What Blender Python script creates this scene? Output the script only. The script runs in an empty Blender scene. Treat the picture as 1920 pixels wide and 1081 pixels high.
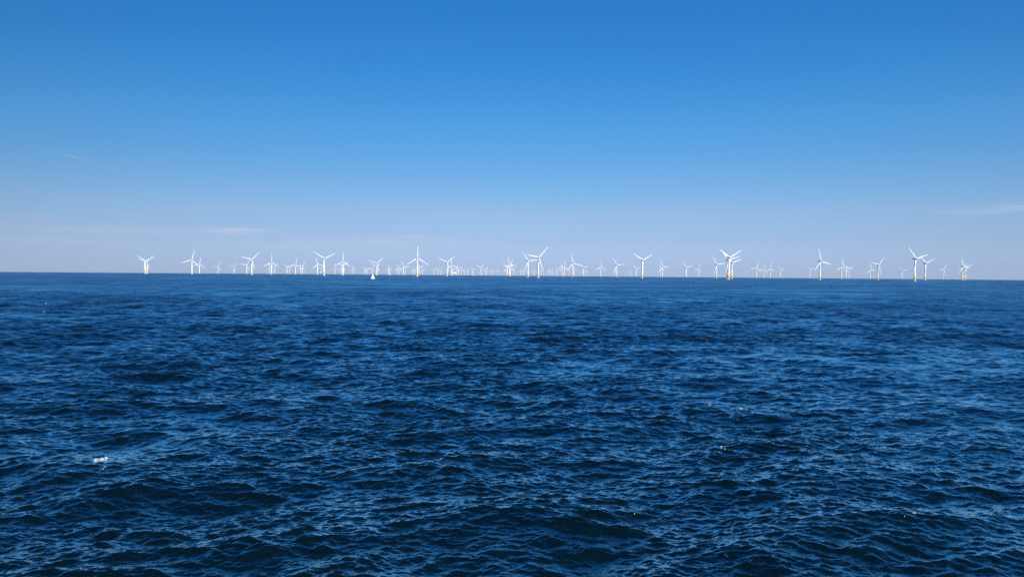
import bpy, bmesh, math, random
import numpy as np
from mathutils import Vector, Matrix

random.seed(4)
S = bpy.context.scene
COL = S.collection

# ------------------------------------------------------------------ camera
EARTH = 6371000.0
CAM_H = 15.0
F_PX = 1400.0                       # focal length in pixels of the 1920 wide photograph
CX, CY = 960.0, 540.5
ROLL = math.atan(0.0080)
PITCH = math.atan(24.0 / F_PX) + math.sqrt(2 * CAM_H / EARTH)
fwd = Vector((0, math.cos(PITCH), -math.sin(PITCH)))
right0 = Vector((1, 0, 0)); up0 = right0.cross(fwd)
RIGHT = (right0 * math.cos(ROLL) + up0 * math.sin(ROLL)).normalized()
UP = RIGHT.cross(fwd).normalized()
cam_d = bpy.data.cameras.new('camera'); cam = bpy.data.objects.new('camera', cam_d); COL.objects.link(cam)
cam_d.sensor_width = 36.0; cam_d.lens = 36.0 * F_PX / 1920.0
cam_d.clip_start = 0.5; cam_d.clip_end = 300000.0
cam.matrix_world = Matrix((
    (RIGHT.x, UP.x, -fwd.x, 0), (RIGHT.y, UP.y, -fwd.y, 0), (RIGHT.z, UP.z, -fwd.z, CAM_H), (0, 0, 0, 1)))
S.camera = cam
S.cycles.use_denoising = False
S.cycles.sample_clamp_direct = 1.3; S.cycles.sample_clamp_indirect = 2.5

# ------------------------------------------------------------------ light
SUN_AZ = math.radians(128.0)        # clockwise from +Y, the way the camera looks
SUN_EL = math.radians(42.0)
SUN_STRENGTH = 5.0
SKY_STRENGTH = 0.080
sun_dir = Vector((math.sin(SUN_AZ) * math.cos(SUN_EL), math.cos(SUN_AZ) * math.cos(SUN_EL), math.sin(SUN_EL)))
sun_d = bpy.data.lights.new('sun', 'SUN'); sun = bpy.data.objects.new('sun', sun_d); COL.objects.link(sun)
sun_d.energy = SUN_STRENGTH; sun_d.angle = math.radians(0.53); sun_d.color = (1.0, 0.955, 0.89)
sun.rotation_euler = sun_dir.to_track_quat('Z', 'Y').to_euler()
S.view_settings.view_transform = 'Standard'; S.view_settings.look = 'None'
S.view_settings.exposure = 0.35; S.view_settings.gamma = 1.0; S.view_settings.use_curve_mapping = False


class Net:
    """short-hand for building a node tree"""
    def __init__(self, tree):
        self.t = tree
    def n(self, kind, **kw):
        nd = self.t.nodes.new(kind)
        for k, v in kw.items(): setattr(nd, k, v)
        return nd
    def link(self, a, b): self.t.links.new(a, b)
    def put(self, sock, v):
        if hasattr(v, 'is_output'): self.link(v, sock)
        else: sock.default_value = v
    def m(self, op, a, b=None, c=None, clamp=False):
        nd = self.n('ShaderNodeMath', operation=op, use_clamp=clamp)
        for i, v in enumerate((a, b, c)):
            if v is not None: self.put(nd.inputs[i], v)
        return nd.outputs[0]
    def mixc(self, f, a, b, blend='MIX'):
        nd = self.n('ShaderNodeMix', data_type='RGBA', blend_type=blend)
        self.put(nd.inputs[0], f); self.put(nd.inputs[6], a); self.put(nd.inputs[7], b)
        return nd.outputs[2]


# ------------------------------------------------------------------ sky
world = bpy.data.worlds.new('World'); S.world = world; world.use_nodes = True
W = Net(world.node_tree); W.t.nodes.clear()
sky = W.n('ShaderNodeTexSky', sky_type='NISHITA', sun_disc=False)
sky.sun_elevation = SUN_EL; sky.sun_rotation = SUN_AZ
sky.altitude = 0.0; sky.air_density = 1.0; sky.dust_density = 0.3; sky.ozone_density = 3.0
tc = W.n('ShaderNodeTexCoord'); sp = W.n('ShaderNodeSeparateXYZ'); W.link(tc.outputs['Generated'], sp.inputs[0])
el = W.m('ARCSINE', sp.outputs[2]); az = W.m('ARCTAN2', sp.outputs[0], sp.outputs[1])
eld = W.m('MULTIPLY', el, 180 / math.pi); azd = W.m('MULTIPLY', az, 180 / math.pi)
ramp = W.n('ShaderNodeValToRGB'); W.link(W.m('DIVIDE', eld, 90.0, clamp=True), ramp.inputs[0])
SKY_TINT = [(0.0, (0.686, 0.905, 1.66)), (0.8, (0.639, 0.831, 1.537)), (2.6, (0.646, 0.785, 1.254)), (4.5, (0.67, 0.84, 1.192)),
            (6.7, (0.558, 0.864, 1.206)), (8.7, (0.444, 0.882, 1.262)), (10.6, (0.372, 0.916, 1.324)), (14.5, (0.244, 0.872, 1.38)),
            (17.0, (0.208, 0.85, 1.397)), (19.4, (0.179, 0.849, 1.414)), (30, (0.141, 0.852, 1.58)), (45, (0.106, 0.755, 1.546)), (90, (0.08, 0.62, 1.4))]
cr = ramp.color_ramp
while len(cr.elements) < len(SKY_TINT): cr.elements.new(0.5)
for e, (p, c) in zip(cr.elements, SKY_TINT): e.position = p / 90; e.color = (*[v / 2 for v in c], 1)
base = W.mixc(1.0, sky.outputs[0], ramp.outputs[0], 'MULTIPLY')
base = W.mixc(1.0, base, (2, 2, 2, 1), 'MULTIPLY')
# the sky varies little from side to side
sx = W.m('MULTIPLY', sp.outputs[0], 0.05)
sy = W.m('SQRT', W.m('MAXIMUM', W.m('SUBTRACT', W.m('SUBTRACT', 1.0, W.m('MULTIPLY', sp.outputs[2], sp.outputs[2])), W.m('MULTIPLY', sx, sx)), 0.0))
sv = W.n('ShaderNodeCombineXYZ'); W.link(sx, sv.inputs[0]); W.link(sy, sv.inputs[1]); W.link(sp.outputs[2], sv.inputs[2]); W.link(sv.outputs[0], sky.inputs[0])
# thin cirrus low over the horizon (azimuth, elevation, half widths in degrees, strength)
wisps = [(-20.4, 2.95, 1.9, 0.20, 0.75), (-29.4, 2.7, 6.5, 0.38, 0.34), (-31, 1.9, 6.0, 0.3, 0.24), (-9, 2.35, 5.5, 0.28, 0.34),
         (-7.3, 2.8, 1.5, 0.10, 0.35), (34.3, 4.5, 1.5, 0.26, 0.55), (31.7, 4.3, 1.6, 0.15, 0.50), (-33.3, 3.5, 2.2, 0.12, 0.30),
         (-16, 1.9, 7.0, 0.3, 0.22), (2.0, 3.1, 1.4, .12, .15)]
cb = W.n('ShaderNodeCombineXYZ')
W.link(W.m('MULTIPLY', azd, 0.22), cb.inputs[0]); W.link(W.m('MULTIPLY', eld, 3.6), cb.inputs[1])
nz = W.n('ShaderNodeTexNoise'); W.link(cb.outputs[0], nz.inputs['Vector'])
nz.inputs['Scale'].default_value = 1.6; nz.inputs['Detail'].default_value = 6; nz.inputs['Roughness'].default_value = 0.6
nz.inputs['Distortion'].default_value = 0.5
nf = W.m('MULTIPLY_ADD', nz.outputs[0], 4.5, -1.75, clamp=True)
tot = None
for a0, e0, wa, we, st in wisps:
    da = W.m('DIVIDE', W.m('SUBTRACT', azd, a0), wa); de = W.m('DIVIDE', W.m('SUBTRACT', eld, e0), we)
    g = W.m('EXPONENT', W.m('MULTIPLY', W.m('ADD', W.m('MULTIPLY', da, da), W.m('MULTIPLY', de, de)), -1.0))
    g = W.m('MULTIPLY', g, st * 0.68)
    tot = g if tot is None else W.m('ADD', tot, g)
cl = W.m('MULTIPLY', tot, W.m('MULTIPLY_ADD', nf, 0.75, 0.25), clamp=True)
CLOUD = (7.2, 7.4, 8.4, 1)
out_c = W.mixc(cl, base, CLOUD)
side = W.m('MINIMUM', W.m('POWER', W.m('DIVIDE', W.m('ABSOLUTE', azd), 34.0), 2.0), 1.3)
lft = W.m('MULTIPLY', W.m('LESS_THAN', azd, 0.0), 0.05)
out_c = W.mixc(W.m('MULTIPLY', side, W.m('ADD', lft, 0.13)), out_c, (0.0, 0.0, 0.0, 1))
bg = W.n('ShaderNodeBackground'); W.link(out_c, bg.inputs[0]); bg.inputs[1].default_value = SKY_STRENGTH
wo = W.n('ShaderNodeOutputWorld'); W.link(bg.outputs[0], wo.inputs[0])


# ------------------------------------------------------------------ helpers
def tag(o, label=None, cat=None, group=None, kind=None):
    if label: o['label'] = label
    if cat: o['category'] = cat
    if group: o['group'] = group
    if kind: o['kind'] = kind
    return o

def drop(r2):                       # how far the round earth falls away
    return -r2 / (2 * EARTH)

def ray(px, py):
    return (fwd * F_PX + RIGHT * (px - CX) - UP * (py - CY)).normalized()

def horizon_y(px):
    return 508.9 + 0.0080 * px

def simple_mat(name, col, rough=0.5, noise=0.0, scale=0.3, col2=None, spec=0.5):
    m = bpy.data.materials.new(name); m.use_nodes = True
    N = Net(m.node_tree); b = m.node_tree.nodes['Principled BSDF']
    b.inputs['Roughness'].default_value = rough
    b.inputs['Specular IOR Level'].default_value = spec
    if noise:
        t = N.n('ShaderNodeTexCoord'); nz = N.n('ShaderNodeTexNoise'); N.link(t.outputs['Object'], nz.inputs['Vector'])
        nz.inputs['Scale'].default_value = scale; nz.inputs['Detail'].default_value = 5
        c = N.mixc(N.m('MULTIPLY', nz.outputs[0], noise), (*col, 1), (*(col2 or tuple(x * .6 for x in col)), 1))
        N.link(c, b.inputs['Base Color'])
    else:
        b.inputs['Base Color'].default_value = (*col, 1)
    return m

# ------------------------------------------------------------------ the sea: octave wave fields
WIND = math.radians(100.0)          # direction the waves run, from +X (away from the camera, a little left)
NF = 512
#        centre wavelength, rms slope, spreading power, direction offset
BANDS = [(24.0, 0.048, 6, 14), (12.0, 0.098, 4, -6), (6.0, 0.085, 3, 8), (3.0, 0.128, 3.5, -10),
         (1.5, 0.168, 3.5, 12), (0.75, 0.180, 3.5, -8), (0.37, 0.150, 3.0, 10), (0.18, 0.10, 2.5, 0)]
CHOP = 0.5
rng = np.random.default_rng(11)
FIELDS = []
for bi, (lc, slope, spread, off) in enumerate(BANDS):
    size = 32.0 * lc
    rot = 0.37 + 0.83 * bi
    k1 = 2 * np.pi * np.fft.fftfreq(NF, size / NF)
    KX, KY = np.meshgrid(k1, k1, indexing='ij'); K = np.hypot(KX, KY); K[0, 0] = 1
    ang = np.arctan2(KY, KX) - (WIND + math.radians(off) - rot)
    d = np.cos(ang / 1.0); d = np.where(d > 0, d, 0) ** spread + 0.03
    win = np.exp(-(np.log2(K * lc / (2 * np.pi)) / 0.42) ** 2)
    amp = K ** -2.0 * win * np.sqrt(d); amp[0, 0] = 0
    ph = rng.normal(size=(NF, NF)) + 1j * rng.normal(size=(NF, NF))
    spec = amp * ph
    h = np.fft.ifft2(spec).real
    gx = np.fft.ifft2(1j * KX * spec).real; gy = np.fft.ifft2(1j * KY * spec).real
    sc = slope / math.sqrt(np.mean(gx ** 2 + gy ** 2))
    dx = np.fft.ifft2(1j * KX / K * spec).real; dy = np.fft.ifft2(1j * KY / K * spec).real
    FIELDS.append((lc, size, rot, np.stack([h, dx, dy], -1).astype(np.float32) * sc))

# slow patches where gusts roughen the water
pn = rng.normal(size=(64, 64)) + 1j * rng.normal(size=(64, 64))
kk = np.fft.fftfreq(64, 1 / 64); PX, PY = np.meshgrid(kk, kk, indexing='ij'); PK = np.hypot(PX, PY)
PATCH = np.fft.ifft2(pn * np.exp(-(PK / 7.0) ** 2)).real; PATCH = (PATCH / PATCH.std()).astype(np.float32)

def sample(tile, size, rot, x, y):
    n = tile.shape[0]
    c, s = math.cos(rot), math.sin(rot)
    u = (x * c + y * s) / size * n; v = (-x * s + y * c) / size * n
    iu = np.floor(u).astype(np.int64); iv = np.floor(v).astype(np.int64)
    fu = (u - iu).astype(np.float32); fv = (v - iv).astype(np.float32)
    if tile.ndim == 3: fu = fu[..., None]; fv = fv[..., None]
    a = iu % n; b = iv % n; a1 = (iu + 1) % n; b1 = (iv + 1) % n
    return (tile[a, b] * (1 - fu) + tile[a1, b] * fu) * (1 - fv) + (tile[a, b1] * (1 - fu) + tile[a1, b1] * fu) * fv

def sea(x, y, spacing):
    """displaced surface points, and the slope variance left for the shader"""
    x = np.asarray(x, float); y = np.asarray(y, float)
    px = x.copy(); py = y.copy(); z = drop(x * x + y * y)
    lost = np.zeros_like(x)
    gust = sample(PATCH, 900.0, 0.5, x * 0.8, y * 1.3); gust2 = sample(PATCH, 170.0, 1.9, x, y)
    for (lc, size, rot, tile), (_, slope, _, _) in zip(FIELDS, BANDS):
        w = np.clip((lc / spacing - 1.3) / 1.6, 0, 1)
        g = 1 + (0.10 * gust + 0.09 * gust2) * (1.0 if lc < 5 else 0.45)
        g = np.clip(g, 0.35, 1.7)
        lost += (slope * g) ** 2 * (1 - w * w)
        if not np.any(w > 0): continue
        val = sample(tile, size, rot, x, y)
        c, s = math.cos(rot), math.sin(rot)
        k = w * g
        z += val[..., 0] * k
        px += CHOP * (val[..., 1] * c - val[..., 2] * s) * k
        py += CHOP * (val[..., 1] * s + val[..., 2] * c) * k
    return px, py, z, lost

WATER_SPEC = (0.78, 0.97, 0.98)
WATER_BODY = (0.0008, 0.0050, 0.0085)
def water_material():
    m = bpy.data.materials.new('sea_water'); m.use_nodes = True
    N = Net(m.node_tree); N.t.nodes.clear()
    at = N.n('ShaderNodeAttribute', attribute_name='lost_slope')
    lost = at.outputs['Fac']
    geo = N.n('ShaderNodeNewGeometry')
    # small wavelets as slopes, on real metres
    def layer(scale, stretch, ang, detail, amp, rough=0.6):
        mp = N.n('ShaderNodeMapping', vector_type='POINT')
        N.link(geo.outputs['Position'], mp.inputs[0])
        mp.inputs['Rotation'].default_value = (0, 0, ang); mp.inputs['Scale'].default_value = (scale * stretch, scale, scale)
        nz = N.n('ShaderNodeTexNoise'); N.link(mp.outputs[0], nz.inputs['Vector'])
        nz.inputs['Scale'].default_value = 1.0; nz.inputs['Detail'].default_value = detail
        nz.inputs['Roughness'].default_value = rough
        sb = N.n('ShaderNodeVectorMath', operation='SUBTRACT'); N.link(nz.outputs['Color'], sb.inputs[0]); sb.inputs[1].default_value = (.5, .5, .5)
        ml = N.n('ShaderNodeVectorMath', operation='SCALE'); N.link(sb.outputs[0], ml.inputs[0]); N.put(ml.inputs['Scale'], amp)
        return ml.outputs[0]
    root = N.m('SQRT', lost)
    l1 = layer(11.0, 0.55, 0.2, 2, 0.45)
    l2 = layer(1.1, 0.38, -0.12, 4, N.m('MULTIPLY', root, 5.5))
    l3 = layer(0.13, 0.40, 0.1, 4, N.m('MULTIPLY', root, 2.2))
    a1 = N.n('ShaderNodeVectorMath', operation='ADD'); N.link(l1, a1.inputs[0]); N.link(l2, a1.inputs[1])
    a2 = N.n('ShaderNodeVectorMath', operation='ADD'); N.link(a1.outputs[0], a2.inputs[0]); N.link(l3, a2.inputs[1])
    fl = N.n('ShaderNodeVectorMath', operation='MULTIPLY'); N.link(a2.outputs[0], fl.inputs[0]); fl.inputs[1].default_value = (1, 1, 0)
    lo = N.n('ShaderNodeVectorMath', operation='MAXIMUM'); N.link(fl.outputs[0], lo.inputs[0]); lo.inputs[1].default_value = (-.36, -.36, 0)
    fl = N.n('ShaderNodeVectorMath', operation='MINIMUM'); N.link(lo.outputs[0], fl.inputs[0]); fl.inputs[1].default_value = (.36, .36, 0)
    ad = N.n('ShaderNodeVectorMath', operation='ADD'); N.link(fl.outputs[0], ad.inputs[0]); N.link(geo.outputs['Normal'], ad.inputs[1])
    nm = N.n('ShaderNodeVectorMath', operation='NORMALIZE'); N.link(ad.outputs[0], nm.inputs[0])
    # mean reflectance of a sea surface with slope deviation sig, and slopes as Beckmann roughness
    var = N.m('ADD', N.m('MULTIPLY', lost, 0.46), 0.0006)
    sig = N.m('SQRT', var)
    dot = N.n('ShaderNodeVectorMath', operation='DOT_PRODUCT'); N.link(nm.outputs[0], dot.inputs[0]); N.link(geo.outputs['Incoming'], dot.inputs[1])
    cosi = N.m('MAXIMUM', dot.outputs['Value'], 0.0, clamp=True)
    ex = N.m('MULTIPLY', N.m('EXPONENT', N.m('MULTIPLY', sig, -2.69)), 5.0)
    fr = N.m('DIVIDE', N.m('POWER', N.m('SUBTRACT', 1.0, cosi), ex), N.m('MULTIPLY_ADD', N.m('POWER', sig, 1.5), 16.0, 1.0))
    fr = N.m('MULTIPLY_ADD', fr, 2.1, 0.02, clamp=True)
    gl = N.n('ShaderNodeBsdfAnisotropic', distribution='BECKMANN'); gl.inputs['Color'].default_value = (*WATER_SPEC, 1)
    sig2 = N.m('SQRT', N.m('ADD', N.m('MULTIPLY', lost, 0.17), 0.0006))
    N.link(N.m('SQRT', N.m('MULTIPLY', sig2, 1.41), clamp=True), gl.inputs['Roughness']); N.link(nm.outputs[0], gl.inputs['Normal'])
    df = N.n('ShaderNodeBsdfDiffuse'); df.inputs['Color'].default_value = (*WATER_BODY, 1)
    mx = N.n('ShaderNodeMixShader'); N.link(fr, mx.inputs[0]); N.link(df.outputs[0], mx.inputs[1]); N.link(gl.outputs[0], mx.inputs[2])
    o = N.n('ShaderNodeOutputMaterial'); N.link(mx.outputs[0], o.inputs[0])
    return m

def build_water():
    # grid round the ship: rings get wider with distance, columns are dense where the wind farm lies
    step = 1.0 / (747 * 5.5)
    a = np.arange(math.atan(CAM_H / 31.0), 0.0045, -step)
    r_mid = CAM_H / np.tan(a)
    r_near = np.array([0.5, 4, 8, 12, 16, 20, 24, 27, 29.5])
    r_far = np.geomspace(r_mid[-1] * 1.06, 19000, 60)
    r = np.concatenate([r_near, r_mid, r_far])
    cols = np.arange(-40, 40.0001, math.degrees(1.0 / (747 * 2.0)))
    az = np.radians(np.concatenate([cols, np.arange(43, 318, 4.0)]))
    nr, na = len(r), len(az)
    R, A = np.meshgrid(r, az, indexing='ij')
    sr = np.gradient(r)[:, None] * np.ones((1, na))
    da = np.gradient(np.concatenate([az, [az[0] + 2 * np.pi]]))[:-1]
    sp_ = np.maximum(sr, 0.8 * R * da[None, :])
    sp_ = np.where((A > math.radians(41)), 1000.0, sp_)
    x = (R * np.sin(A)).ravel(); y = (R * np.cos(A)).ravel()
    X, Y, Z, L = sea(x, y, sp_.ravel())
    co = np.stack([X, Y, Z], -1).astype(np.float32)
    i = np.arange(nr - 1)[:, None]; j = np.arange(na)[None, :]
    j1 = (j + 1) % na
    f = np.stack([i * na + j, i * na + j1, (i + 1) * na + j1, (i + 1) * na + j], -1).reshape(-1, 4)[:, ::-1].astype(np.int32)
    me = bpy.data.meshes.new('water')
    me.vertices.add(len(co)); me.vertices.foreach_set('co', co.ravel())
    me.loops.add(f.size); me.loops.foreach_set('vertex_index', f.ravel())
    me.polygons.add(len(f)); me.polygons.foreach_set('loop_start', np.arange(0, f.size, 4, dtype=np.int32))
    me.polygons.foreach_set('use_smooth', np.ones(len(f), bool))
    me.update()
    at = me.attributes.new('lost_slope', 'FLOAT', 'POINT'); at.data.foreach_set('value', L.astype(np.float32))
    o = bpy.data.objects.new('water', me); COL.objects.link(o); me.materials.append(water_material())
    tag(o, kind='structure')
    return o
build_water()

# ------------------------------------------------------------------ wind turbines
HUB_H, ROT_R = 89.5, 65.0
YAW = math.radians(23.0)            # every rotor looks into the same wind
M_white = simple_mat('turbine_white_paint', (0.88, 0.88, 0.88), 0.35, 0.15, 0.08, (0.80, 0.80, 0.80))
M_blade = simple_mat('blade_gelcoat', (0.88, 0.88, 0.88), 0.30)
M_yellow = simple_mat('foundation_yellow', (0.90, 0.68, 0.32), 0.5, 0.5, 0.5, (0.80, 0.58, 0.26))
M_foot = simple_mat('splash_zone_pale', (0.78, 0.76, 0.66), 0.6, 0.4, 0.8, (0.55, 0.55, 0.45))
M_grey = simple_mat('galvanised_steel', (0.35, 0.36, 0.37), 0.5)
M_dark = simple_mat('dark_grille', (0.04, 0.045, 0.05), 0.5)

def finish(bm, name, mat, smooth=True):
    bmesh.ops.recalc_face_normals(bm, faces=bm.faces[:])
    me = bpy.data.meshes.new(name); bm.to_mesh(me); bm.free(); me.materials.append(mat)
    if smooth:
        for p in me.polygons: p.use_smooth = True
    return me

def lathe(bm, prof, seg=24, cx=0, cy=0):
    rings = []
    for rr, zz in prof:
        rings.append([bm.verts.new((cx + rr * math.cos(2 * math.pi * i / seg), cy + rr * math.sin(2 * math.pi * i / seg), zz)) for i in range(seg)])
    for a, b in zip(rings, rings[1:]):
        for i in range(seg): bm.faces.new((a[i], a[(i + 1) % seg], b[(i + 1) % seg], b[i]))
    bm.faces.new(rings[0][::-1]); bm.faces.new(rings[-1])

def box(bm, x0, x1, y0, y1, z0, z1):
    v = [bm.verts.new(p) for p in ((x0, y0, z0), (x1, y0, z0), (x1, y1, z0), (x0, y1, z0), (x0, y0, z1), (x1, y0, z1), (x1, y1, z1), (x0, y1, z1))]
    for q in ((3, 2, 1, 0), (4, 5, 6, 7), (0, 1, 5, 4), (1, 2, 6, 5), (2, 3, 7, 6), (3, 0, 4, 7)): bm.faces.new([v[i] for i in q])

def bar(bm, p, q, r, seg=6):
    p, q = Vector(p), Vector(q); d = (q - p).normalized()
    u = d.orthogonal().normalized(); w = d.cross(u)
    A = [bm.verts.new(p + (u * math.cos(t) + w * math.sin(t)) * r) for t in [2 * math.pi * i / seg for i in range(seg)]]
    B = [bm.verts.new(q + (u * math.cos(t) + w * math.sin(t)) * r) for t in [2 * math.pi * i / seg for i in range(seg)]]
    for i in range(seg): bm.faces.new((A[i], A[(i + 1) % seg], B[(i + 1) % seg], B[i]))
    bm.faces.new(A[::-1]); bm.faces.new(B)

def mesh_pile():
    bm = bmesh.new(); lathe(bm, [(3.9, -6), (3.9, 5.6)]); return finish(bm, 'pile_foot', M_foot)
def mesh_transition():
    bm = bmesh.new(); lathe(bm, [(4.0, 5.4), (4.0, 6.2), (3.75, 6.6), (3.6, 13.2), (3.45, 30.2)]); return finish(bm, 'transition_piece', M_yellow)
def mesh_platform():
    bm = bmesh.new()
    lathe(bm, [(3.4, 12.7), (5.9, 13.5), (5.9, 13.9), (3.4, 13.9)])
    for i in range(14):
        a = 2 * math.pi * i / 14; bar(bm, (5.7 * math.cos(a), 5.7 * math.sin(a), 13.9), (5.7 * math.cos(a), 5.7 * math.sin(a), 15.1), .07, 4)
        b = 2 * math.pi * (i + 1) / 14
        for z in (14.5, 15.1): bar(bm, (5.7 * math.cos(a), 5.7 * math.sin(a), z), (5.7 * math.cos(b), 5.7 * math.sin(b), z), .06, 4)
    return finish(bm, 'work_platform', M_yellow, False)
def mesh_davit():
    bm = bmesh.new(); bar(bm, (4.9, -1.6, 13.9), (4.9, -1.6, 17.4), .28); bar(bm, (4.9, -1.6, 17.3), (6.9, -2.6, 18.3), .22)
    return finish(bm, 'davit_crane', M_white)
def mesh_landing():
    bm = bmesh.new()
    for s in (-1, 1):
        bar(bm, (s * 0.9, -4.9, -3), (s * 0.9, -4.9, 9.5), .25, 8)
        for z in (1.5, 5, 8.8): bar(bm, (s * .9, -4.9, z), (s * .9, -3.2, z), .15)
    for k in range(20): bar(bm, (-.35, -4.6, -1 + k * .7), (.35, -4.6, -1 + k * .7), .05, 4)
    for s in (-1, 1): bar(bm, (s * .35, -4.6, -2), (s * .35, -4.6, 13.6), .06, 4)
    return finish(bm, 'boat_landing', M_yellow, False)
def mesh_tower():
    bm = bmesh.new(); lathe(bm, [(3.4, 30.3), (3.35, 30.6), (3.0, 55), (2.6, 75), (2.3, HUB_H - 2.3)]); return finish(bm, 'tower', M_white)
def mesh_nacelle():
    bm = bmesh.new()
    # rounded box along Y, rotor end at -Y
    prof = [(-5.3, 1.75, 1.75), (-4.2, 2.1, 2.2), (2, 2.25, 2.45), (8.5, 2.2, 2.4), (10.6, 1.9, 2.0), (11.4, 1.2, 1.3)]
    rings = []
    for y, hw, hh in prof:
        ring = []
        for i in range(24):
            t = 2 * math.pi * i / 24; c, s = math.cos(t), math.sin(t)
            ring.append(bm.verts.new((hw * math.copysign(abs(c) ** .45, c), y, HUB_H + hh * math.copysign(abs(s) ** .45, s))))
        rings.append(ring)
    for a, b in zip(rings, rings[1:]):
        for i in range(24): bm.faces.new((a[i], a[(i + 1) % 24], b[(i + 1) % 24], b[i]))
    bm.faces.new(rings[0][::-1]); bm.faces.new(rings[-1])
    return finish(bm, 'nacelle', M_white)
def mesh_cooler():
    bm = bmesh.new(); box(bm, -1.9, 1.9, 8.0, 8.7, HUB_H + 2.3, HUB_H + 4.1)
    return finish(bm, 'cooler', M_dark, False)
def mesh_hub():
    bm = bmesh.new()
    prof = [(0.02, 3.3), (0.9, 3.05), (1.5, 2.5), (1.95, 1.5), (2.1, 0.2), (2.05, -1.4), (1.7, -1.7)]
    lathe(bm, [(r_, z_) for r_, z_ in prof[::-1]], 20)
    bmesh.ops.rotate(bm, verts=bm.verts[:], cent=(0, 0, 0), matrix=Matrix.Rotation(math.radians(90), 3, 'X'))
    return finish(bm, 'rotor_hub', M_white)
def mesh_blade():
    bm = bmesh.new(); rings = []; n = 14
    #       span, chord, thickness, twist, sweep offset
    prof = [(1.3, 2.5, 2.4, 0), (4, 2.55, 2.3, 8), (9, 3.6, 1.9, 12), (14, 4.2, 1.5, 9), (22, 3.8, 1.1, 6), (32, 3.15, .85, 4),
            (43, 2.55, .6, 2), (54, 1.95, .42, 1), (61, 1.45, .3, 0), (64.2, 0.9, .18, 0), (65, .3, .08, 0)]
    for z, c, t, tw in prof:
        c *= .9 if z > 5 else 1
        ring = []; a = math.radians(tw)
        for i in range(n):
            q = 2 * math.pi * i / n; u = math.cos(q) * c / 2 + (c - 2.5) * .22 * (1 if z > 3 else 0); v = math.sin(q) * t / 2 * (1 if c < 2.65 and z < 6 else (1 + .5 * math.cos(q)) / 1.25)
            ring.append(bm.verts.new((u * math.cos(a) - v * math.sin(a), u * math.sin(a) * .6 + v * math.cos(a) - (z / 65) ** 2 * 1.6, z)))
        rings.append(ring)
    for a, b in zip(rings, rings[1:]):
        for i in range(n): bm.faces.new((a[i], a[(i + 1) % n], b[(i + 1) % n], b[i]))
    bm.faces.new(rings[0][::-1]); bm.faces.new(rings[-1])
    return finish(bm, 'blade', M_blade)

HUB_POS = Vector((0, -7.2, HUB_H + .3))
def make_part(name, me, parent, loc=(0, 0, 0), rot=None):
    o = bpy.data.objects.new(name, me); COL.objects.link(o); o.parent = parent; o.location = loc
    if rot: o.rotation_euler = rot
    return o
def make_turbine():
    root = bpy.data.objects.new('wind_turbine', None); COL.objects.link(root)
    for nm, fn in (('pile_foot', mesh_pile), ('transition_piece', mesh_transition), ('tower', mesh_tower), ('nacelle', mesh_nacelle)):
        make_part(nm, fn(), root)
    tp = next(c for c in root.children if c.name.startswith('transition_piece'))
    make_part('work_platform', mesh_platform(), tp); make_part('boat_landing', mesh_landing(), tp); make_part('davit_crane', mesh_davit(), tp)
    nc = next(c for c in root.children if c.name.startswith('nacelle'))
    make_part('cooler', mesh_cooler(), nc)
    make_part('rotor_hub', mesh_hub(), root, HUB_POS)
    bl = mesh_blade()
    for k in range(3): make_part('blade', bl, root, HUB_POS, (0, math.radians(120 * k), 0))
    return root
def copy_tree(o, parent=None):
    c = o.copy(); COL.objects.link(c)
    if parent: c.parent = parent
    for ch in list(o.children): copy_tree(ch, c)
    return c

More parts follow.
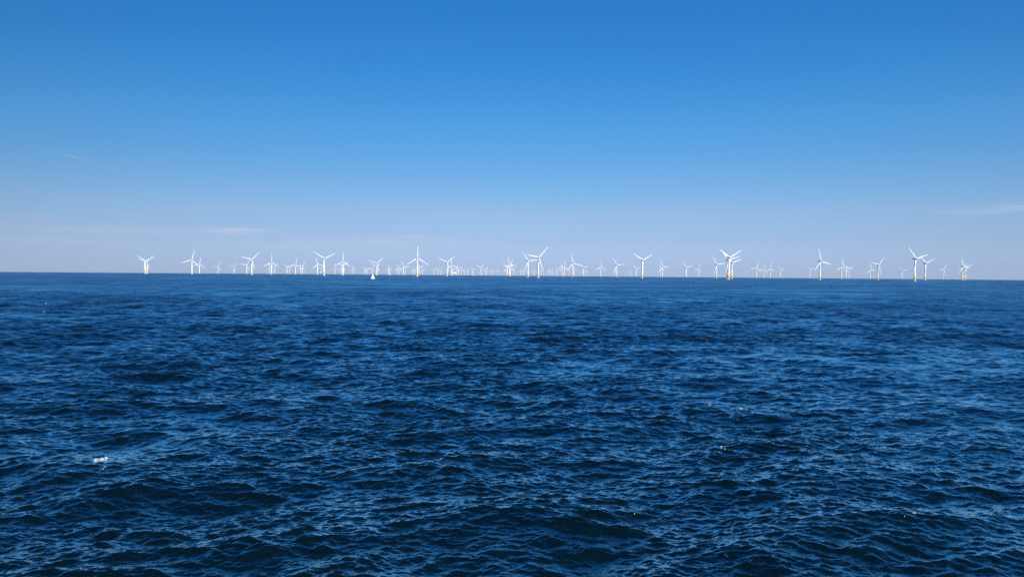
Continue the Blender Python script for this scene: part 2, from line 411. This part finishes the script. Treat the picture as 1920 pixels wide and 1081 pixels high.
# tower x, hub y, screen offset (right, down) of one blade tip from the hub; photograph pixels
T = [
 (272.1, 488.7, -14, -10.4), (275.6, 490, 10, -10), (359.7, 487.1, 4, -16.3), (374, 494.2, 2, -9.2),
 (408.6, 499.2, 2.6, -5.2), (438.6, 499.6, 3.8, -3.8), (462.5, 496.2, 5.4, -7.8), (471.9, 486.2, 13.5, -13.7),
 (505.8, 500.5, -2, -5), (509.0, 491.7, .6, -15.8), (514.6, 500, 3.6, -3.6), (538.1, 500.4, 5.4, -2.4),
 (543.2, 502, 4.6, -2.4), (554.0, 496, 2.6, -10.2), (564.1, 501.4, -2.6, -5.4), (566.9, 498.5, 5.2, -7.8),
 (595, 494.6, -3, -11.2), (601.3, 503.1, 4.2, -3.4), (607.5, 484.6, -18, -12), (628.3, 501.7, -.3, -5.6),
 (639.6, 502.9, -1.2, -5), (642.6, 490.2, .6, -16.5), (643.7, 497.9, 8, -7.2), (661.9, 502.7, -.5, -5.5),
 (684.4, 504.6, 5, -1.4), (688, 504, 5, -1.6), (697.3, 503.4, 1.7, -4.8), (706.6, 493, 9.4, -9.2),
 (705.0, 499, -7.8, -4), (728.3, 504.9, -.6, -5), (730.4, 503.4, 5.8, -.3), (745.6, 502.6, -1.5, -6.2),
 (748.3, 502.8, 1.5, -5.2), (756.6, 498.6, -4.2, -10), (759.6, 503.2, 4.4, -3.6), (773.8, 506.2, -.3, -4),
 (777.5, 505.5, 4, -1.3), (782.3, 483.8, 0.2, -24), (786.0, 499.7, 9.4, -1.2), (792.3, 504.2, -1.6, -4.6),
 (813.3, 505.7, 4, -2), (820.8, 504.5, 1.4, -4.4), (826.3, 506.7, 2, -3.4), (838.4, 491.2, 13, -10.7),
 (846.2, 496.5, -1.3, -11.6), (848.3, 503.8, 6, -2), (856, 503.8, 1, -4.6), (859.4, 502.8, 6, -2.4),
 (864.8, 504.8, .8, -5), (870.4, 506.4, 3, -3), (876.7, 506.2, 4, -1), (886.6, 504.7, 5.6, -.8),
 (899.8, 501.2, 7.4, -5.2), (903.8, 506.4, 4.4, -1.8), (909.6, 505.2, 3.6, -2.6), (912.2, 506, .8, -4.4),
 (921.7, 507.4, 0, -4.4), (933.5, 507.2, 0, -4.6), (948.6, 506.2, .5, -4), (951.5, 500.2, -7.2, -5.6),
 (955.0, 495.6, -4.3, -14.4), (956.6, 497.3, 3.5, -9.4), (962.5, 506.6, 2.2, -3.6), (975.6, 508.2, 1, -3.6),
 (981, 506.2, -.7, -5), (990, 488.9, -11, -16.2), (1000.8, 507.3, 1.8, -4.4), (1009.4, 482.6, 15.5, -19.3),
 (1015.2, 508.2, 1.2, -3.8), (1028.1, 508, 0, -4), (1032.5, 508.6, -3.4, -1), (1035.2, 508, 2.2, -3.6),
 (1044.2, 505.1, 5.4, 0), (1054, 503, -2, -7.2), (1057.5, 498.5, 1.8, -11.6), (1067, 507, 1.2, -4.4),
 (1074, 493.4, -4, -15.6), (1077.6, 506.3, 4.8, .6), (1093.8, 501.5, 9.4, -3.5), (1097.5, 507, 1.2, -4.4),
 (1126.4, 500, .3, -11.4), (1153.6, 507.6, -.7, -4.6), (1156.2, 496.5, -7.6, -12.8), (1181.7, 508.8, 2, -4.6),
 (1193.1, 503.8, -6, -6.4), (1204.2, 487.6, -17, -12), (1238.6, 503.8, -1.2, -9.5), (1242, 499.2, -3.5, -11),
 (1287, 501.2, 9, -3.2), (1309.6, 504.2, 1.8, -9), (1343.6, 495.4, -8.4, -13.9), (1364.6, 487, -5.2, 25.3),
 (1366.5, 482.6, 20.7, -14.5), (1372.5, 492.5, 16, -8), (1418.3, 500.8, 2.5, -12), (1432, 504.2, 2, -9.4),
 (1444.2, 503.2, .8, -11), (1463.3, 506.2, 7, -2.6), (1518.3, 505.4, 6.6, -3.6), (1537.8, 489.6, -4.5, -22.5),
 (1578, 499.2, .5, -14), (1586.7, 503, 10, -3.6), (1591.5, 505.4, 7, -4), (1631.8, 504, -1.2, -9),
 (1646.3, 496.3, 8.7, -14.6), (1691.3, 507.3, 6.8, -2.4), (1715.6, 484.9, -12.4, -19.4), (1734.8, 493.3, 14, -9.2),
 (1768, 505.8, 3, -9), (1804.4, 499.4, -2.5, -13.4), (1806.8, 503.6, 4, -8), (1810.2, 501.5, 8, -5),
]
def solve_place(px, hub_y):
    """distance at which the 89.5 m hub stands at that height over the round sea"""
    d = ray(px, hub_y); t = d.z / math.hypot(d.x, d.y)
    lo, hi = 500.0, 20000.0
    for _ in range(60):
        mid = (lo + hi) / 2
        if (HUB_H + .3 - CAM_H + drop(mid * mid)) / mid > t: lo = mid
        else: hi = mid
    u = Vector((d.x, d.y)).normalized()
    return u * lo, lo

ORD = ['first', 'second', 'third', 'fourth', 'fifth', 'sixth', 'seventh', 'eighth', 'ninth', 'tenth', 'eleventh', 'twelfth', 'thirteenth',
       'fourteenth', 'fifteenth', 'sixteenth', 'seventeenth', 'eighteenth', 'nineteenth', 'twentieth', 'twenty-first', 'twenty-second', 'twenty-third',
       'twenty-fourth', 'twenty-fifth', 'twenty-sixth', 'twenty-seventh', 'twenty-eighth', 'twenty-ninth', 'thirtieth']
rows = []
for (tx, hy, dx, dy) in T:
    P, D = solve_place(tx, hy)
    los = math.atan2(P.x, P.y)
    fs = abs(math.cos(los + YAW))          # how much of the rotor disc's width we see
    th = math.degrees(math.atan2(dx / max(fs, .3), -dy))
    rows.append(dict(x=tx, P=P, D=D, th=th, tall=D < 5200))
rows.sort(key=lambda r_: r_['x'])
talls = [r_ for r_ in rows if r_['tall']]
for i, r_ in enumerate(talls): r_['ti'] = i
def pose(th):
    t = th % 120
    if t < 12 or t > 108: return 'one blade straight up'
    if 48 <= t <= 72: return 'one blade straight down'
    return 'top blade leaning right' if t < 48 else 'top blade leaning left'
proto = make_turbine()
for i, r_ in enumerate(rows):
    o = proto if i == 0 else copy_tree(proto)
    o.location = (r_['P'].x, r_['P'].y, drop(r_['D'] ** 2))
    o.rotation_euler = (0, 0, YAW)
    k = 0
    for ch in o.children:
        if ch.name.startswith('blade'):
            ch.rotation_euler = (0, math.radians(r_['th'] + 120 * k), 0); k += 1
    if r_['tall']:
        lab = 'tall turbine on yellow foundation, %s, %s tall one from the left' % (pose(r_['th']), ORD[r_['ti']])
        grp = 'tall near wind turbines'
    else:
        # the nearest thing one can find, and how many small turbines away
        anchors = [(t['x'], 'the %s tall turbine' % ORD[t['ti']]) for t in talls] + [(699.3, 'the sailing boat'), (853.6, 'the white substation')]
        best = None
        for ax, what in anchors:
            lo_, hi_ = sorted((ax, r_['x']))
            n = sum(1 for q in rows if not q['tall'] and lo_ < q['x'] < hi_)
            side = 'right' if r_['x'] > ax else 'left'
            key = (n, what.startswith('the ') and 'tall' in what, abs(ax - r_['x']))
            if best is None or key < best[0]: best = (key, n, side, what)
        _, n, side, what = best
        lab = 'small distant turbine, %s, %s to the %s of %s' % (pose(r_['th']), ORD[n], side, what)
        grp = 'small distant wind turbines'
    tag(o, lab, 'wind turbine', grp)

# ------------------------------------------------------------------ offshore substation
def place(px, D):
    d = ray(px, horizon_y(px)); u = Vector((d.x, d.y)).normalized()
    return Vector((u.x * D, u.y * D, drop(D * D))), math.atan2(u.x, u.y)
def empty(name, loc, rz=0):
    o = bpy.data.objects.new(name, None); COL.objects.link(o); o.location = loc; o.rotation_euler = (0, 0, rz); return o
def part(name, bm, mat, parent, smooth=False):
    return make_part(name, finish(bm, name, mat, smooth), parent)

loc, a_ = place(853.6, 8200.0)
ss = empty('offshore_substation', loc, -a_)
tag(ss, 'white box-shaped substation on a steel jacket among the distant turbines', 'offshore substation')
bm = bmesh.new()
for sx in (-18, 18):
    for sy in (-12, 12): bar(bm, (sx * 1.15, sy * 1.15, -4), (sx, sy, 14.5), 1.3, 10)
for sy in (-12, 12):
    bar(bm, (-20, sy, 1), (18, sy, 14), .7); bar(bm, (20, sy, 1), (-18, sy, 14), .7)
part('jacket', bm, M_yellow, ss)
bm = bmesh.new(); box(bm, -26, 22, -14, 14, 14.5, 18.0); box(bm, -27, 23, -15, 15, 18.0, 19.2)
part('cable_deck', bm, M_grey, ss)
bm = bmesh.new(); box(bm, -27, 22, -14, 14, 19.2, 33); box(bm, -22, 8, -11, 11, 33, 36.5)
part('topside', bm, M_white, ss)
bm = bmesh.new(); box(bm, 14, 33, -10, 10, 33.5, 35); bar(bm, (30, -8, 33.6), (22.1, -8, 22), .8); bar(bm, (30, 8, 33.6), (22.1, 8, 22), .8)
box(bm, 22.1, 27, -9, 9, 24, 33.4)
part('helideck', bm, M_dark, ss)
bm = bmesh.new(); bar(bm, (-20, -8, 36.4), (-20, -8, 43), .8); bar(bm, (-20, -8, 42.5), (-4, -8, 47), .5)
part('crane', bm, M_yellow, ss)

# ------------------------------------------------------------------ boats
M_sail = simple_mat('sailcloth', (0.86, 0.86, 0.85), 0.7)
M_hullw = simple_mat('white_hull', (0.78, 0.79, 0.80), 0.3)
M_hulld = simple_mat('dark_hull', (0.02, 0.03, 0.045), 0.3)
M_red = simple_mat('red_hull', (0.18, 0.03, 0.02), 0.5)
def hull_mesh(L, B, fb, draft, sheer=0.0):
    bm = bmesh.new(); n = 13; rings = []
    for i in range(n):
        t = i / (n - 1); x = -L / 2 + L * t
        w = B / 2 * (math.sin(math.pi * min(1, .42 + t * .58)) ** .6 if t < .98 else 0.03); w = max(w, .03)
        if t < .1: w *= .92
        top = fb + sheer * (t - .3) ** 2 * 3
        rings.append([bm.verts.new((x + (top * .25 if t > .9 else 0), s * w * q, z)) for s, q, z in
                      ((-1, 1, top), (-1, .92, fb * .3), (-1, .6, -draft * .5), (0, 0, -draft), (1, .6, -draft * .5), (1, .92, fb * .3), (1, 1, top))])
    for a, b in zip(rings, rings[1:]):
        for i in range(6): bm.faces.new((a[i], a[i + 1], b[i + 1], b[i]))
        bm.faces.new((a[6], a[0], b[0], b[6]))
    bm.faces.new(rings[0]); bm.faces.new(rings[-1][::-1])
    return bm
def sail(bm, pts, belly, n=8):
    """a triangular sail with belly and two-sided thickness; pts = tack, clew, head"""
    a, b, c = [Vector(p) for p in pts]; nrm = (b - a).cross(c - a).normalized()
    for off in (0.0, 0.03):
        grid = {}
        for i in range(n + 1):
            for j in range(n + 1 - i):
                u, v = i / n, j / n; p = a + (b - a) * u + (c - a) * v
                k = 27 * u * v * (1 - u - v) + .35 * 4 * u * (1 - u - v)
                grid[i, j] = bm.verts.new(p + nrm * (belly * k + off))
        for i in range(n):
            for j in range(n - i):
                bm.faces.new((grid[i, j], grid[i + 1, j], grid[i, j + 1]))
                if j < n - i - 1: bm.faces.new((grid[i + 1, j], grid[i + 1, j + 1], grid[i, j + 1]))
loc, a_ = place(699.3, 1800.0)
yb = empty('sailing_boat', loc, -a_ + math.radians(12))
tag(yb, 'small sailing boat with two white triangular sails, alone on the water', 'sailing boat')
part('hull', hull_mesh(9.8, 3.1, 1.15, .7), M_hulld, yb, True)
bm = bmesh.new(); box(bm, -4.7, 4.6, -.9, .9, 1.16, 1.3); box(bm, -1.6, 2.2, -.85, .85, 1.3, 1.85); part('cabin', bm, M_hullw, yb)
bm = bmesh.new(); bar(bm, (-.2, 0, 1.2), (-.2, 0, 12.9), .09, 8); part('mast', bm, M_white, yb)
bm = bmesh.new(); bar(bm, (-.2, 0, 2.3), (4.4, .5, 2.25), .07, 8); part('boom', bm, M_white, yb)
bm = bmesh.new(); sail(bm, ((0.0, 0, 2.4), (4.4, .5, 2.35), (-.1, 0, 12.6)), .35); part('mainsail', bm, M_sail, yb)
bm = bmesh.new(); sail(bm, ((-4.7, 0, 1.5), (-.5, -.6, 2.0), (-.4, 0, 12.0)), .3); part('foresail', bm, M_sail, yb)

def work_vessel(px, D, L, label, cat='ship', heading=0.0):
    loc, a_ = place(px, D)
    v = empty('work_vessel', loc, -a_ + heading)
    tag(v, label, cat)
    part('hull', hull_mesh(L, L * .24, L * .075, 1.5, L * .03), M_hullw, v, True)
    bm = bmesh.new(); box(bm, -L * .1, L * .28, -L * .09, L * .09, L * .075, L * .15); box(bm, L * .08, L * .25, -L * .08, L * .08, L * .15, L * .21)
    part('wheelhouse', bm, M_white, v)
    bm = bmesh.new(); bar(bm, (L * .15, 0, L * .2), (L * .15, 0, L * .3), .25); part('mast', bm, M_grey, v)
    return v
work_vessel(729.8, 9800, 44, 'low white ship on the horizon, second white speck right of the sailing boat')
work_vessel(886.2, 9800, 46, 'low white ship on the horizon at the foot of a distant turbine')
work_vessel(1744.5, 7600, 24, 'small white motor boat on the horizon right of the last tall yellow-footed pair', 'motor boat', math.pi)

loc, a_ = place(1369.4, 4300.0)
bu = empty('navigation_buoy', loc)
tag(bu, 'small dark red buoy floating beside the yellow foot of the largest Y-shaped turbine at right', 'buoy')
bm = bmesh.new(); lathe(bm, [(1.6, -1), (2.0, .2), (2.0, 1.1), (1.2, 1.5)], 16); part('float', bm, M_red, bu, True)
bm = bmesh.new()
for i in range(4):
    q = math.pi / 2 * i + .4; bar(bm, (1.1 * math.cos(q), 1.1 * math.sin(q), 1.5), (.35 * math.cos(q), .35 * math.sin(q), 4.6), .14)
lathe(bm, [(.5, 4.5), (.8, 4.8), (.6, 5.6)], 10); part('frame', bm, M_red, bu)

# ------------------------------------------------------------------ foam
M_foam = simple_mat('foam', (0.60, 0.63, 0.64), 0.8)
def sea_at(px, py):
    d = ray(px, py); t = (CAM_H) / -d.z
    for _ in range(25):
        p = Vector((0, 0, CAM_H)) + d * t
        X, Y, Z, _l = sea(np.array([p.x]), np.array([p.y]), np.array([max(.1, p.length ** 2 / (747 * 3.2 * CAM_H))]))
        t += (p.z - Z[0]) / -d.z * .7
    return Vector((0, 0, CAM_H)) + d * t, t
def foam(px, py, clumps, n, size, label, group=None):
    """broken foam riding on the waves; clumps = (right, down, half width, half height, share) in photograph pixels"""
    c, dist = sea_at(px, py); mpp = dist / F_PX; sl = CAM_H / dist
    bm = bmesh.new(); P_, R_ = [], []
    fw2 = Vector((c.x, c.y)).normalized(); rt2 = Vector((fw2.y, -fw2.x))
    for dx, dy, hw, hh, share in clumps:
        for i in range(max(3, int(n * share))):
            a = random.random() * 6.283; q = random.random() ** .7
            u = (dx + math.cos(a) * q * hw * random.uniform(.6, 1.15)) * mpp
            v = -(dy + math.sin(a) * q * hh) * mpp / sl
            p = Vector((c.x, c.y)) + rt2 * u + fw2 * v
            P_.append((p.x, p.y)); R_.append(size * random.uniform(.35, 1.0) * (1.15 - q))
    X = np.array(P_); spc = np.full(len(X), max(.08, dist ** 2 / (747 * 5.5 * CAM_H)))
    px_, py_, pz_, _l = sea(X[:, 0], X[:, 1], spc)
    for i, rr in enumerate(R_):
        m = Matrix.Translation((px_[i] - c.x, py_[i] - c.y, pz_[i] - c.z + rr * random.uniform(.1, 2.6))) @ Matrix.Diagonal((rr * random.uniform(.8, 1.7), rr * random.uniform(.8, 1.7), rr * random.uniform(.4, .9), 1))
        bmesh.ops.create_icosphere(bm, subdivisions=1, radius=1.0, matrix=m)
    me = finish(bm, 'whitecap', M_foam)
    o = bpy.data.objects.new('whitecap', me); COL.objects.link(o); o.location = c
    tag(o, label, 'whitecap', group)
foam(191, 861, [(2, -1, 5, 3.5, .42), (8, -3, 4, 3, .22), (-7, 3, 5, 2, .2), (-3, 1, 9, 4, .10), (1, 16, 7, .6, .04)], 210, 0.06,
     'largest white foam patch breaking on a wave in the lower left', None)
foam(1329, 757, [(0, 0, 8, 1.2, .8), (22, 3, 10, 1, .2)], 50, 0.045, 'thin streak of foam along a dark wave crest', 'small whitecaps')
foam(1390, 768, [(0, -1, 4, 4, .5), (8, 2, 10, 2, .5)], 45, 0.05, 'scattered foam flecks on a dark wave just right of the thin streak', 'small whitecaps')
foam(1349, 838, [(0, 0, 2.5, 2, .7), (6, 2, 3, 1, .3)], 34, 0.06, 'small foam dot below the thin foam streak', 'small whitecaps')
foam(1240, 590, [(0, 0, 2.0, 1.0, .7), (4, 1.5, 3, .7, .3)], 26, 0.15, 'tiny far whitecap, the only one in the right half of the far sea', 'small whitecaps')
foam(82, 588, [(0, 0, 2.5, .7, 1)], 18, 0.14, 'tiny far whitecap near the left edge, the lower of two', 'small whitecaps')
foam(86, 569, [(0, 0, 2, .6, 1)], 14, 0.16, 'tiny far whitecap near the left edge, the upper of two', 'small whitecaps')
foam(1720, 962, [(0, 0, 4, 1.5, 1)], 22, 0.03, 'faint foam fleck on the water in the lower right', 'small whitecaps')
foam(1235, 777, [(0, 0, 8, 1.0, 1)], 26, 0.035, 'faint foam line on a dark wave left of the thin streak', 'small whitecaps')

# ------------------------------------------------------------------ contrail
def contrail():
    m = bpy.data.materials.new('ice_trail'); m.use_nodes = True
    N = Net(m.node_tree); N.t.nodes.clear()
    t = N.n('ShaderNodeTexCoord'); s = N.n('ShaderNodeSeparateXYZ'); N.link(t.outputs['Generated'], s.inputs[0])
    fade = N.m('MINIMUM', N.m('MULTIPLY', s.outputs[0], 1.3), N.m('MULTIPLY', N.m('SUBTRACT', 1.0, s.outputs[0]), 9.0), clamp=True)
    nz = N.n('ShaderNodeTexNoise'); N.link(t.outputs['Generated'], nz.inputs['Vector']); nz.inputs['Scale'].default_value = 14
    al = N.m('MULTIPLY', N.m('MULTIPLY', fade, N.m('MULTIPLY_ADD', nz.outputs[0], .8, .3)), .12, clamp=True)
    tr = N.n('ShaderNodeBsdfTransparent'); df = N.n('ShaderNodeBsdfDiffuse'); df.inputs[0].default_value = (.8, .8, .8, 1)
    mx = N.n('ShaderNodeMixShader'); N.link(al, mx.inputs[0]); N.link(tr.outputs[0], mx.inputs[1]); N.link(df.outputs[0], mx.inputs[2])
    o = N.n('ShaderNodeOutputMaterial'); N.link(mx.outputs[0], o.inputs[0])
    ends = []
    for px, py in ((121, 288.5), (226, 320.5)):
        d = ray(px, py); tt = 30000.0
        for _ in range(40):
            alt = CAM_H + d.z * tt + (tt * tt) / (2 * EARTH); tt += (9000 - alt) / d.z * .6
        ends.append(Vector((0, 0, CAM_H)) + d * tt)
    p, q = ends; bm = bmesh.new(); n = 40; c = p.copy(); rings = []
    dr_ = (q - p).normalized(); u = dr_.orthogonal().normalized(); w = dr_.cross(u)
    for i in range(n + 1):
        f = i / n; pt = p.lerp(q, f) - c; rad = 48 * (1 - f * .45) * random.uniform(.85, 1.15) + 4
        rings.append([bm.verts.new(pt + (u * math.cos(a) + w * math.sin(a)) * rad) for a in [2 * math.pi * k / 10 for k in range(10)]])
    for a, b in zip(rings, rings[1:]):
        for i in range(10): bm.faces.new((a[i], a[(i + 1) % 10], b[(i + 1) % 10], b[i]))
    bm.faces.new(rings[0][::-1]); bm.faces.new(rings[-1])
    o = bpy.data.objects.new('contrail', finish(bm, 'contrail', m)); COL.objects.link(o); o.location = c
    tag(o, 'short thin white aircraft trail slanting across the blue sky', 'contrail')
contrail()
print('placed', len(rows), 'turbines,', len(talls), 'tall; distances', [round(r_['D']) for r_ in rows][:12])

# ------------------------------------------------------------------ sea air
HAZE_DENSITY = 1.7e-5
def haze():
    m = bpy.data.materials.new('sea_air'); m.use_nodes = True
    N = Net(m.node_tree); N.t.nodes.clear()
    v = N.n('ShaderNodeVolumePrincipled'); v.inputs['Color'].default_value = (0.62, 0.78, 0.98, 1)
    v.inputs['Density'].default_value = HAZE_DENSITY; v.inputs['Anisotropy'].default_value = 0.0
    o = N.n('ShaderNodeOutputMaterial'); N.link(v.outputs[0], o.inputs['Volume'])
    bm = bmesh.new(); h = 19500.0; box(bm, -h, h, -h, h, drop(19000.0 ** 2) - 1.5, 175.0)
    ob = bpy.data.objects.new('haze', finish(bm, 'haze', m, False)); COL.objects.link(ob)
    tag(ob, kind='stuff', label='thin pale blue sea haze that softens the far turbines')
haze()
